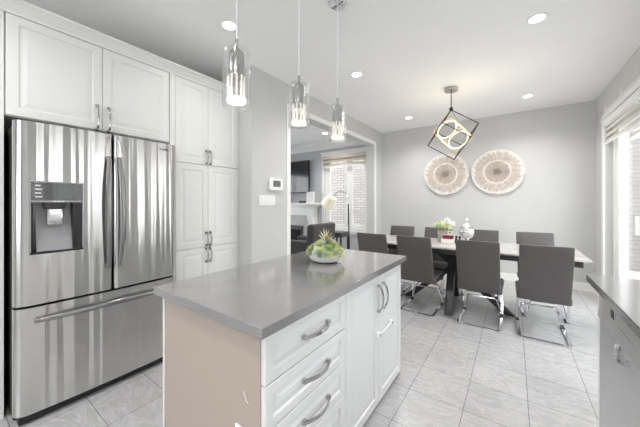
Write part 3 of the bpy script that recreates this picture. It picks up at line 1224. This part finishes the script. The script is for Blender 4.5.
bx, by = -.690, 3.80
t = thing('candle_box', 'small white box of three dark red candles on the dining table', 'box', (bx, by, TZ))
b = MB()
b.box(bx - .075, bx + .075, by - .03, by + .03, TZ, TZ + .058, .004)
b.build('box_body', 'ceramic_white', t)
for k in range(3):
    MB().box(bx - .057 + k * .042, bx - .019 + k * .042, by - .034, by + .02, TZ + .055, TZ + .102, .004).build('candle', 'candle_red' if k < 2 else 'candle_plum', t)
b = MB(); frame_xz(b, bx - .068, bx + .080, TZ + .050, TZ + .108, by + .021, by + .026, .008); b.build('box_back', 'ceramic_white', t)

t = thing('ring_ornament', 'small white ring ornament behind the red candle box on the dining table', 'ornament', (-.68, 3.87, TZ))
MB().box(-.698, -.662, 3.855, 3.88, TZ, TZ + .105, .006).build('stand', 'ceramic_white', t)
MB().tube(arc((-.68, 3.868, TZ + .128), .020, 0, 345, 22), .008, 8, closed=True).build('ring', 'ceramic_white', t)

gx, gy = -.492, 3.93
t = thing('apothecary_jar', 'silvery round lidded jar with a finial on the dining table', 'jar', (gx, gy, TZ))
b = MB()
b.lathe([(0, 0), (.052, 0), (.050, .008), (.022, .022), (.018, .040), (.030, .052), (.064, .080), (.085, .120), (.088, .150), (.080, .180), (.066, .196), (0, .196)], 32, (gx, gy, TZ))
b.build('jar_body', 'silver', t)
b = MB()
b.lathe([(.074, .196), (.076, .204), (.062, .222), (.036, .240), (.016, .250), (.010, .258), (.016, .270), (.020, .284), (.010, .296), (.013, .306), (.006, .322), (0, .326)], 32, (gx, gy, TZ))
b.build('lid', 'silver', t)
for k in range(2):
    x = -.603 + k * .040
    o = MB().lathe([(0, 0), (.014, 0), (.015, .05), (.009, .058), (.009, .064), (.016, .074), (.015, .086), (.007, .093), (0, .094)], 18, (x, 3.86, TZ)).build('shaker', 'black_plastic')
    tag(o, ('tiny black pot on the dining table, beside the red candle box', 'tiny black pot on the dining table, beside the silver jar')[k], 'pot', 'tiny black pots')

# ------------------------------------------------------------------ succulent planter on the island
px, py, pz = -1.050, 1.548, ZT
t = thing('succulent_planter', 'round white bowl of mixed succulents standing on the grey island top', 'planter', (px, py, pz))
b = MB()
b.lathe([(0, .004), (.078, .004), (.094, .008), (.110, .022), (.121, .046), (.125, .058), (.120, .060), (.113, .048), (0, .046)], 40, (px, py, pz))
b.build('bowl', 'ceramic_white', t)
b = MB(); b.lathe([(0, .0), (.078, .0), (.078, .005), (0, .005)], 28, (px, py, pz)); b.build('saucer', 'dark_metal', t)
b = MB(); b.lathe([(0, .046), (.113, .046), (.095, .070), (.05, .092), (0, .098)], 28, (px, py, pz)); b.build('soil', 'soil', t)
rr = random.Random(11)


def rosette(c, r, nrm, m, tilt0=.25, rings=3, per=7):
    b = MB()
    q = Vector(nrm).normalized().to_track_quat('Z', 'Y').to_matrix()
    for k in range(rings):
        f = 1 - k / rings * .68
        for i in range(per):
            a = 2 * PI * (i + .5 * k) / per + rr.uniform(-.1, .1)
            el = .05 + k * .36
            d = q @ Vector((math.cos(a) * math.cos(el), math.sin(a) * math.cos(el), math.sin(el)))
            leaf_mb(b, Vector(c), d, r * f, r * .36 * f, -.12, tuple(q @ Vector((0, 0, 1))), .35, 4)
    return b.build('succulent', m, t)


spots = []
for n_, rad, hz, r, tilt in ((20, .116, .064, .036, .5), (17, .098, .086, .034, .7), (13, .072, .106, .034, 1.0), (9, .046, .120, .034, 1.8), (5, .022, .128, .030, 3)):
    for k in range(n_):
        a = 2 * PI * (k + rr.uniform(-.2, .2)) / n_ + rad * 40
        spots.append((px + rad * math.cos(a), py + rad * math.sin(a), pz + hz + rr.uniform(-.010, .014), r, (math.cos(a), math.sin(a), tilt)))
ms = ['succulent_pale', 'succulent_grey', 'succulent_lime', 'succulent_dark', 'succulent_green', 'succulent_white', 'succulent_lime']
for k, (x, y, z, r, nn) in enumerate(spots):
    rosette((x, y, z), r * rr.uniform(.85, 1.2), nn, ms[rr.randrange(7)], rings=4, per=8)
for k in range(16):
    a = 2 * PI * k / 16 * 2.618
    el = .62 + .05 * k
    b = MB()
    leaf_mb(b, (px - .005, py, pz + .125), (math.cos(a) * math.cos(el), math.sin(a) * math.cos(el), math.sin(el)), .080 + .002 * k, .011, .05, cup=.5, n=5)
    b.build('spiky_leaf', 'succulent_white' if k % 2 else 'succulent_lime', t)
b = MB()
for k in range(9):
    a = 2 * PI * k / 9
    leaf_mb(b, (px + .012, py - .012, pz + .130), (math.cos(a) * .35, math.sin(a) * .35, 1), .052, .012, .0, cup=.5, n=4)
b.build('bromeliad', 'succulent_rust', t)
b = MB()
for k in range(46):
    a, rad = rr.uniform(0, 2 * PI), .118 * math.sqrt(rr.uniform(.1, 1))
    b.ball((px + rad * math.cos(a), py + rad * math.sin(a), pz + .060 + .060 * (1 - (rad / .118) ** 2) + rr.uniform(0, .02)), rr.uniform(.007, .012), 1, 1, 1, 1)
sf = b.build('sedum_beads', 'succulent_grey', t)
sf['kind'] = 'stuff'
rx, ry = .829, .559        # picture-side direction of the bowl
b = MB()
cxx, cyy = px + .112 * .9, py + .112 * .3
b.box(-.014, .014, -.002, .002, 0, .058, .001, mtx=Matrix.Translation((cxx + .005, cyy - .035, pz + .004)) @ Matrix.Rotation(R(35), 4, 'Z') @ Matrix.Rotation(R(-8), 4, 'X'))
b.build('plant_tag', 'white_plastic', t)

# ------------------------------------------------------------------ pendants over the island
def make_pendant(label, y, first=None):
    x = -1.04
    t = thing('pendant_light', label, 'pendant light', (x, y, 1.725), 'glass pendants over the island')
    b = MB(); b.lathe([(0, 2.738), (.066, 2.738), (.066, 2.728), (.055, 2.712), (.030, 2.704), (.012, 2.700), (0, 2.700)], 32, (x, y, 0)); b.build('canopy', 'chrome', t)
    b = MB(); b.tube([(x, y, 2.702), (x, y, 2.005)], .0035, 8); b.build('cord', 'white_plastic', t)
    b = MB(); b.lathe([(0, 2.040), (.007, 2.038), (.009, 2.0), (.030, 1.978), (.035, 1.970), (.035, 1.862), (.030, 1.858), (0, 1.858)], 24, (x, y, 0)); b.build('lamp_socket', 'nickel', t)
    b = MB()
    b.lathe([(.0, 1.990), (.054, 1.990), (.061, 1.982), (.062, 1.97), (.062, 1.730), (.059, 1.724), (.056, 1.730), (.056, 1.965), (.052, 1.983), (0, 1.984)], 36, (x, y, 0))
    b.build('glass_shade', 'glass_clear', t)
    for k in range(10):
        a = 2 * PI * k / 10
        b = MB(); b.tube([(x + .036 * math.cos(a), y + .036 * math.sin(a), 1.866), (x + .036 * math.cos(a), y + .036 * math.sin(a), 1.762)], .0046, 6)
        b.build('crystal_rod', 'led_rod', t)
    b = MB(); b.lathe([(0, 1.764), (.042, 1.764), (.043, 1.760), (.043, 1.748), (.040, 1.745), (0, 1.745)], 24, (x, y, 0)); b.build('light_ring', 'bulb_glow', t)
    b = MB(); b.lathe([(0, 1.742), (.050, 1.742), (.052, 1.738), (.050, 1.731), (0, 1.731)], 28, (x, y, 0)); b.build('glass_base', 'glass_clear', t)
    return t


pa = make_pendant('clear glass cylinder pendant over the drawer end of the island, biggest of the three', .801)
dup(pa, (-1.04, 1.248, 1.725), 0, 'clear glass cylinder pendant hanging in the middle of the three')
dup(pa, (-1.04, 1.682, 1.725), 0, 'clear glass cylinder pendant hanging above the succulent bowl, chrome canopy in view')

# ------------------------------------------------------------------ recessed ceiling lights
def downlight(x, y, label, power=1):
    t = thing('recessed_light', label, 'ceiling light', (x, y, H), 'recessed ceiling lights')
    b = MB(); b.lathe([(.050, H - .001), (.066, H - .001), (.064, H - .008), (.052, H - .010), (.050, H - .001)], 28, (x, y, 0)); b.build('trim_ring', 'trim_white', t)
    b = MB(); b.lathe([(0, H - .002), (.050, H - .002), (.050, H - .007), (0, H - .007)], 28, (x, y, 0)); b.build('diffuser', 'lamp_disc', t)
    d = bpy.data.lights.new('lamp', 'SPOT')
    d.energy = DOWNLIGHT_W * power
    d.color = (1, .98, .96)
    d.spot_size = R(146)
    d.spot_blend = 1
    d.shadow_soft_size = .05
    lo_ = bpy.data.objects.new('lamp', d)
    COL.objects.link(lo_)
    lo_.parent = t
    lo_.location = (0, 0, -.03)


downlight(-1.90, 1.39, 'recessed ceiling light above the pantry cabinets', .3)
downlight(-1.45, 2.76, 'recessed ceiling light by the top of the living room opening')
downlight(.148, 2.74, 'recessed ceiling light closest to the patio door and counter')
downlight(.155, 4.67, 'recessed ceiling light above the larger round wall disc')
downlight(-1.47, 4.70, 'recessed ceiling light in the dining corner by the opening')
downlight(-3.24, 4.74, 'recessed ceiling light in the living room beyond the opening')
downlight(-.30, -.20, 'recessed ceiling light over the aisle, nearest to the camera')
downlight(-1.90, -.10, 'recessed ceiling light in front of the refrigerator', .55)
downlight(-.30, -1.30, 'recessed ceiling light at the far kitchen end of the aisle')
downlight(-1.90, -1.30, 'recessed ceiling light at the kitchen end, beyond the refrigerator', 1)

# ------------------------------------------------------------------ chandelier
T0 = Vector((-.652, 3.80, 2.462))
nv = Vector((-.165, .962, .22)).normalized()     # the cube hangs with one edge turned towards the kitchen
e1 = Vector((.82, 0, -.572))
e1 = (e1 - nv * e1.dot(nv)).normalized()
dd = e1.cross(nv).normalized()
if dd.z > 0:
    dd = -dd
t = thing('chandelier', 'open black cube chandelier with glowing gold ring cube over the dining table', 'chandelier', (T0.x, T0.y, H))
b = MB(); b.lathe([(0, H - .001), (.078, H - .001), (.080, H - .006), (.080, H - .036), (.074, H - .042), (0, H - .042)], 36, (T0.x, T0.y, 0)); b.build('canopy', 'nickel', t)
b = MB(); b.tube([(T0.x, T0.y, H - .04), (T0.x, T0.y, T0.z + .02)], .006, 10); b.build('rod', 'dark_metal', t)
b = MB(); b.box(T0.x - .020, T0.x + .020, T0.y - .016, T0.y + .016, T0.z - .014, T0.z + .028, .004); b.build('joint', 'dark_metal', t)


def cube_edges(o, a, b_, c):
    P = lambda i, j, k: o + a * i + b_ * j + c * k
    E = []
    for i in (0, 1):
        for j in (0, 1):
            E += [(P(0, i, j), P(1, i, j)), (P(i, 0, j), P(i, 1, j)), (P(i, j, 0), P(i, j, 1))]
    return E


A = .366
a1, a2, a3 = e1 * A, (dd * .866 + nv * .5).normalized() * A, (dd * .5 - nv * .866).normalized() * A
b = MB()
for p, q in cube_edges(T0, a1, a2, a3):
    ext = (q - p).normalized() * .004
    b.bar([p - ext, q + ext], .0085, .0085)
b.build('outer_cube', 'dark_metal', t)
C0 = T0 + (a1 + a2 + a3) * .5
B = .272
rq = Matrix.Rotation(R(15), 3, nv)
if (rq @ e1).z > e1.z:
    rq = Matrix.Rotation(R(-15), 3, nv)
e1, dd = rq @ e1, rq @ dd
c1, c2, c3 = dd * B, (e1 + nv).normalized() * B, (e1 - nv).normalized() * B
O = C0 - (c1 + c2 + c3) * .5
b = MB()
for p, q in cube_edges(O, c1, c2, c3):
    ext = (q - p).normalized() * .004
    b.bar([p - ext, q + ext], .009, .009)
g = b.build('inner_cube', 'gold', t)
for u, v, wv in ((c1, c2, c3), (c1, c3, c2), (c2, c3, c1)):
    for s in (0, 1):
        cc = O + u * .5 + v * .5 + wv * s
        un, vn = u.normalized(), v.normalized()
        ring = [cc + un * (B * .455 * math.cos(2 * PI * k / 36)) + vn * (B * .455 * math.sin(2 * PI * k / 36)) for k in range(36)]
        MB().tube(ring, .0052, 8, closed=True).build('light_ring', 'led_warm', g)
b = MB(); b.tube([T0, C0 - c1 * .5], .0025, 6); b.build('wire', 'dark_metal', t)
ld = bpy.data.lights.new('lamp', 'POINT')
ld.energy = 5
ld.color = (1, .82, .58)
ld.shadow_soft_size = .09
lo2 = bpy.data.objects.new('lamp', ld)
COL.objects.link(lo2)
lo2.parent = t
lo2.location = C0 - Vector((T0.x, T0.y, H))


# ------------------------------------------------------------------ woven discs on the back wall
def disc(cx, cz, r, label, seed):
    t = thing('woven_wall_disc', label, 'wall decoration', (cx, YB - .005, cz), 'woven discs on the back wall')
    r_ = random.Random(seed)
    rot = Matrix.Rotation(R(90), 4, 'X')

    def ann(r0, r1, h0, h1, n, jag, name, m):
        b = MB()
        vs, fs = [], []
        for k in range(n):
            a = 2 * PI * k / n
            dr = r_.uniform(-jag, jag)
            ridge = .004 if k % 2 else 0
            for rad, hh in ((r0, h0 + ridge), ((r0 + r1) / 2, (h0 + h1) / 2 + ridge * 1.4 + .004), (r1 + dr, h1 + ridge)):
                vs.append((cx + rad * math.cos(a), YB - .006 - hh, cz + rad * math.sin(a)))
            vs.append((cx + (r1 + dr) * math.cos(a), YB - .003, cz + (r1 + dr) * math.sin(a)))
            vs.append((cx + r0 * math.cos(a), YB - .003, cz + r0 * math.sin(a)))
        for k in range(n):
            j = (k + 1) % n
            for q in range(5):
                fs.append((k * 5 + q, j * 5 + q, j * 5 + (q + 1) % 5, k * 5 + (q + 1) % 5))
        b.add(vs, fs)
        return b.build(name, m, t, ang=20)
    ann(.02 * r, .16 * r, .014, .016, 40, .018, 'disc_centre', 'fibre_dark')
    ann(.10 * r, .47 * r, .012, .022, 120, .012, 'inner_weave', 'fibre_grey')
    ann(.47 * r, .55 * r, .027, .027, 60, .013, 'shell_ring', 'fibre_pale')
    ann(.53 * r, .87 * r, .024, .034, 150, .03, 'outer_weave', 'fibre_tan')
    ann(.82 * r, 1.0 * r, .029, .030, 150, .008, 'fringe', 'fibre_pale')
    b = MB(); b.ball((cx, YB - .018, cz), .014, 1, .5, 1, 2); b.build('knot', 'fibre_dark', t)


disc(-1.028, 1.798, .374, 'round woven fibre wall disc behind the chandelier, beside the opening', 1)
disc(-.232, 1.792, .374, 'round woven fibre wall disc farther along the wall towards the patio door', 2)

# ------------------------------------------------------------------ thermostat and switches on the stub wall
t = thing('thermostat', 'white wall thermostat with a grey display above the switches', 'thermostat', (PX1, 2.27, 1.5))
MB().box(PX1, PX1 + .028, 2.175, 2.385, 1.425, 1.562, .006).build('housing', 'white_plastic', t)
MB().box(PX1 + .0275, PX1 + .030, 2.225, 2.345, 1.465, 1.535, .001).build('display', 'display_grey', t)
t = thing('light_switch', 'white three-rocker light switch plate below the thermostat', 'light switch', (PX1, 2.15, 1.31))
pl = MB().box(PX1, PX1 + .006, 2.035, 2.28, 1.25, 1.365, .002).build('plate', 'white_plastic', t)
for k in range(3):
    MB().box(PX1 + .005, PX1 + .010, 2.062 + k * .068, 2.117 + k * .068, 1.272, 1.343, .003).build('rocker', 'white_plastic', t)


# ------------------------------------------------------------------ zebra roller blinds
def zebra(name, label, axis, a0, a1, at, z0, z1, s, m, n):
    """banded roller blind; at = wall face coordinate, s = direction into the room"""
    mid_ = {'x': (((a0 + a1) / 2), at, z1), 'y': (at, (a0 + a1) / 2, z1)}[axis]
    t = thing(name, label, 'blind', mid_)

    def bx_(b, d0, d1, zz0, zz1, r=0):
        lo, hi = sorted((at + s * d0, at + s * d1))
        if axis == 'x':
            b.box(a0, a1, lo, hi, zz0, zz1, r)
        else:
            b.box(lo, hi, a0, a1, zz0, zz1, r)
        return b
    bx_(MB(), .0, .085, z1 - .075, z1, .008).build('valance', 'trim_white' if m != 'blind_band_tan' else m, t)
    hgt = (z1 - .075 - z0) / (2 * n)
    for k in range(n):
        zz = z0 + .012 + 2 * k * hgt
        bx_(MB(), .045, .049, zz, zz + hgt).build('fabric_band', m, t)
        bx_(MB(), .046, .048, zz + hgt, zz + 2 * hgt - (.012 if k == n - 1 else 0)).build('sheer_band', 'blind_sheer', t)
    bx_(MB(), .036, .058, z0 - .008, z0 + .014, .005).build('bottom_rail', 'trim_white', t)


zebra('roller_blind', 'banded white roller blind at the top of the patio door', 'y', PY0 + .01, PY1 - .008, XR + .055, 2.03, 2.322, -1, 'blind_band', 3)
zebra('roller_blind', 'banded beige roller blind at the top of the living room window', 'x', WX0 - .005, WX1 + .03, YB - .027, 2.11, 2.37, -1, 'blind_band_tan', 2)

# ------------------------------------------------------------------ living room beyond the opening
# fireplace
FCX, FYF = -4.72, 5.24
t = thing('fireplace', 'white mantel fireplace with grey stone face and dark metal insert', 'fireplace', (FCX, 5.35, 0))
yb = YB - .008
for s in (-1, 1):
    b = MB()
    xa, xb = sorted((FCX + s * .62, FCX + s * .80))
    b.box(xa, xb, FYF, yb, 0, .14, .006)
    b.box(xa + .015, xb - .015, FYF + .02, yb, .14, .94)
    b.box(xa + .045, xb - .045, FYF + .008, FYF + .02, .18, .70, .004)
    b.box(xa, xb, FYF, yb, .72, .76, .006)
    # scrolled corbel
    b.prism([(yb, .76), (FYF + .01, .76), (FYF - .005, .82), (FYF - .045, .90), (FYF - .055, .96), (yb, .96)], 'x', xa + .02, xb - .02)
    b.build('pilaster', 'trim_white', t)
b = MB()
b.box(FCX - .80, FCX + .80, FYF, yb, .96, 1.00, .006)
b.box(FCX - .78, FCX + .78, FYF + .02, yb, 1.00, 1.16)
b.box(FCX - .70, FCX + .70, FYF + .010, FYF + .02, 1.03, 1.13, .004)
b.box(FCX - .82, FCX + .82, FYF - .03, yb, 1.16, 1.19, .008)
b.box(FCX - .86, FCX + .86, FYF - .07, yb, 1.19, 1.225, .008)
b.box(FCX - .91, FCX + .91, FYF - .11, yb, 1.225, 1.265, .008)
b.build('mantel_shelf', 'trim_white', t)
b = MB()
poly = [(FCX - .61, 0), (FCX - .45, 0), (FCX - .45, .70), (FCX + .45, .70), (FCX + .45, 0), (FCX + .61, 0), (FCX + .61, .955), (FCX - .61, .955)]
b.box(FCX - .61, FCX - .45, FYF + .05, yb, 0, .955)
b.box(FCX + .45, FCX + .61, FYF + .05, yb, 0, .955)
b.box(FCX - .45, FCX + .45, FYF + .05, yb, .70, .955)
b.build('stone_face', 'tile_grey', t)
b = MB()
frame_xz(b, FCX - .45, FCX + .45, .02, .70, FYF + .03, FYF + .09, .07, .16)
b.box(FCX - .42, FCX + .42, FYF - .01, FYF + .05, .60, .66, .008)
fi = b.build('firebox_insert', 'firebox_metal', t)
MB().box(FCX - .38, FCX + .38, FYF + .07, FYF + .076, .18, .63).build('firebox_glass', 'black_gloss', fi)
b = MB()
for k in range(5):
    b.box(FCX - .37, FCX + .37, FYF + .022, FYF + .03, .04 + k * .026, .052 + k * .026)
b.build('louvre', 'black_plastic', fi)

# television over the mantel
t = thing('television', 'flat black television on the chimney wall above the fireplace mantel', 'television', (-4.84, 5.38, 1.52))
MB().box(-5.55, -4.13, 5.34, 5.385, 1.525, 2.325, .008).build('casing', 'black_plastic', t)
MB().box(-5.535, -4.145, 5.336, 5.341, 1.545, 2.31).build('screen', 'screen', t)
MB().box(-5.05, -4.65, 5.385, 5.443, 1.75, 2.1).build('wall_bracket', 'dark_metal', t)
b = MB()
for x in (-4.78, -4.74):
    b.tube([(x, 5.37, 1.53), (x + .01, 5.38, 1.42), (x - .005, 5.40, 1.27)], .005, 6)
b.build('cable', 'black_plastic', t)
MZ = 1.265
o = MB().box(-4.37, -4.20, 5.24, 5.31, MZ, MZ + .055, .006).build('media_box', 'black_plastic')
tag(o, 'small black box lying on the fireplace mantel under the television', 'media box')
t = thing('photo_frame', 'white square frame standing on the end of the fireplace mantel', 'frame', (-3.98, 5.24, MZ))
b = MB(); frame_xz(b, -4.105, -3.885, MZ, MZ + .27, 5.215, 5.24, .025); b.build('frame', 'white_plastic', t)
MB().box(-4.085, -3.905, 5.228, 5.236, MZ + .02, MZ + .25).build('backing', 'ceramic_white', t)

# armchair with its back to the opening
t = thing('armchair', 'charcoal upholstered armchair in the living room behind the succulent bowl', 'armchair', (-3.1, 3.88, 0))
b = MB(); b.box(-3.50, -2.78, 3.70, 4.18, .14, .44, .03, 3); b.build('seat', 'sofa_fabric', t)
b = MB(); b.box(-3.48, -2.95, 3.71, 4.16, .44, .55, .04, 3); b.build('cushion', 'sofa_fabric', t)
b = MB()
b.box(-.075, .075, 3.58, 4.30, .16, .915, .05, 4)
b.v = [(-2.80 + x + (z - .16) * .06, y, z) for x, y, z in b.v]
b.build('backrest', 'sofa_fabric', t)
for y in (3.56, 4.16):
    b = MB(); b.box(-3.52, -2.80, y, y + .15, .14, .62, .03, 3); b.build('armrest', 'sofa_fabric', t)
for x in (-3.46, -2.84):
    for y in (3.62, 4.24):
        b = MB(); b.lathe([(0, 0), (.014, 0), (.022, .15), (0, .15)], 12, (x, y, 0)); b.build('leg', 'dark_metal', t)

t = thing('side_table', 'dark low side table beside the charcoal armchair and floor lamp', 'side table', (-2.78, 4.53, 0))
b = MB(); b.box(-2.95, -2.635, 4.40, 4.72, .615, .715, .012); b.build('tabletop', 'sofa_fabric', t)
for x in (-2.92, -2.665):
    for y in (4.43, 4.69):
        b = MB(); b.box(x - .012, x + .012, y - .012, y + .012, 0, .616); b.build('leg', 'dark_metal', t)

# arc floor lamp
ly = 4.95
def on_y(u, v, y):
    f, x1, yh = 273., 514., 202.
    yaw = math.atan((x1 - 320) / f)
    d = (-math.sin(yaw) + math.cos(yaw) * (u - 320) / f, math.cos(yaw) + math.sin(yaw) * (u - 320) / f, -(v - yh) / f)
    k = y / d[1]
    return Vector((k * d[0], y, 1.29 + k * d[2]))


top = on_y(348.2, 204, ly)
t = thing('floor_lamp', 'slim floor lamp with a bent neck and cream drum shade by the living room window', 'lamp', (top.x, ly, 0))
b = MB(); b.lathe([(0, 0), (.13, 0), (.13, .012), (.12, .02), (.02, .028), (0, .028)], 32, (top.x + .03, ly, 0)); b.build('base', 'dark_metal', t)
b = MB(); b.tube([(top.x + .03, ly, .02), (top.x + .02, ly, .6), (top.x, ly, top.z)], .014, 12); b.build('pole', 'dark_metal', t)
neck = [Vector((top.x, ly, top.z - .01))] + [on_y(u, v, ly) for u, v in ((347.8, 199), (346.8, 195), (344.5, 192.3), (341, 191.2), (338, 191.8), (335.5, 194), (334, 196.3))]
b = MB(); b.tube(neck, .008, 10); b.build('neck', 'nickel', t)
s0, s1 = on_y(332.4, 197.3, ly), on_y(327.0, 206.3, ly)
ax = (s1 - s0)
q = (-ax).normalized().to_track_quat('Z', 'Y').to_matrix().to_4x4()
L = ax.length
b = MB()
b.lathe([(.155, -L / 2), (.157, -L / 2 + .004), (.112, L / 2), (.108, L / 2), (.155, -L / 2)], 36, tuple((s0 + s1) / 2), mtx=q)
b.build('lamp_shade', 'shade_linen', t)
b = MB(); b.ball(tuple((s0 + s1) / 2), .035, 1, 1, 1.2, 2); b.tube([neck[-1], (s0 + s1) / 2], .008, 8); b.build('bulb', 'bulb_glow', t)
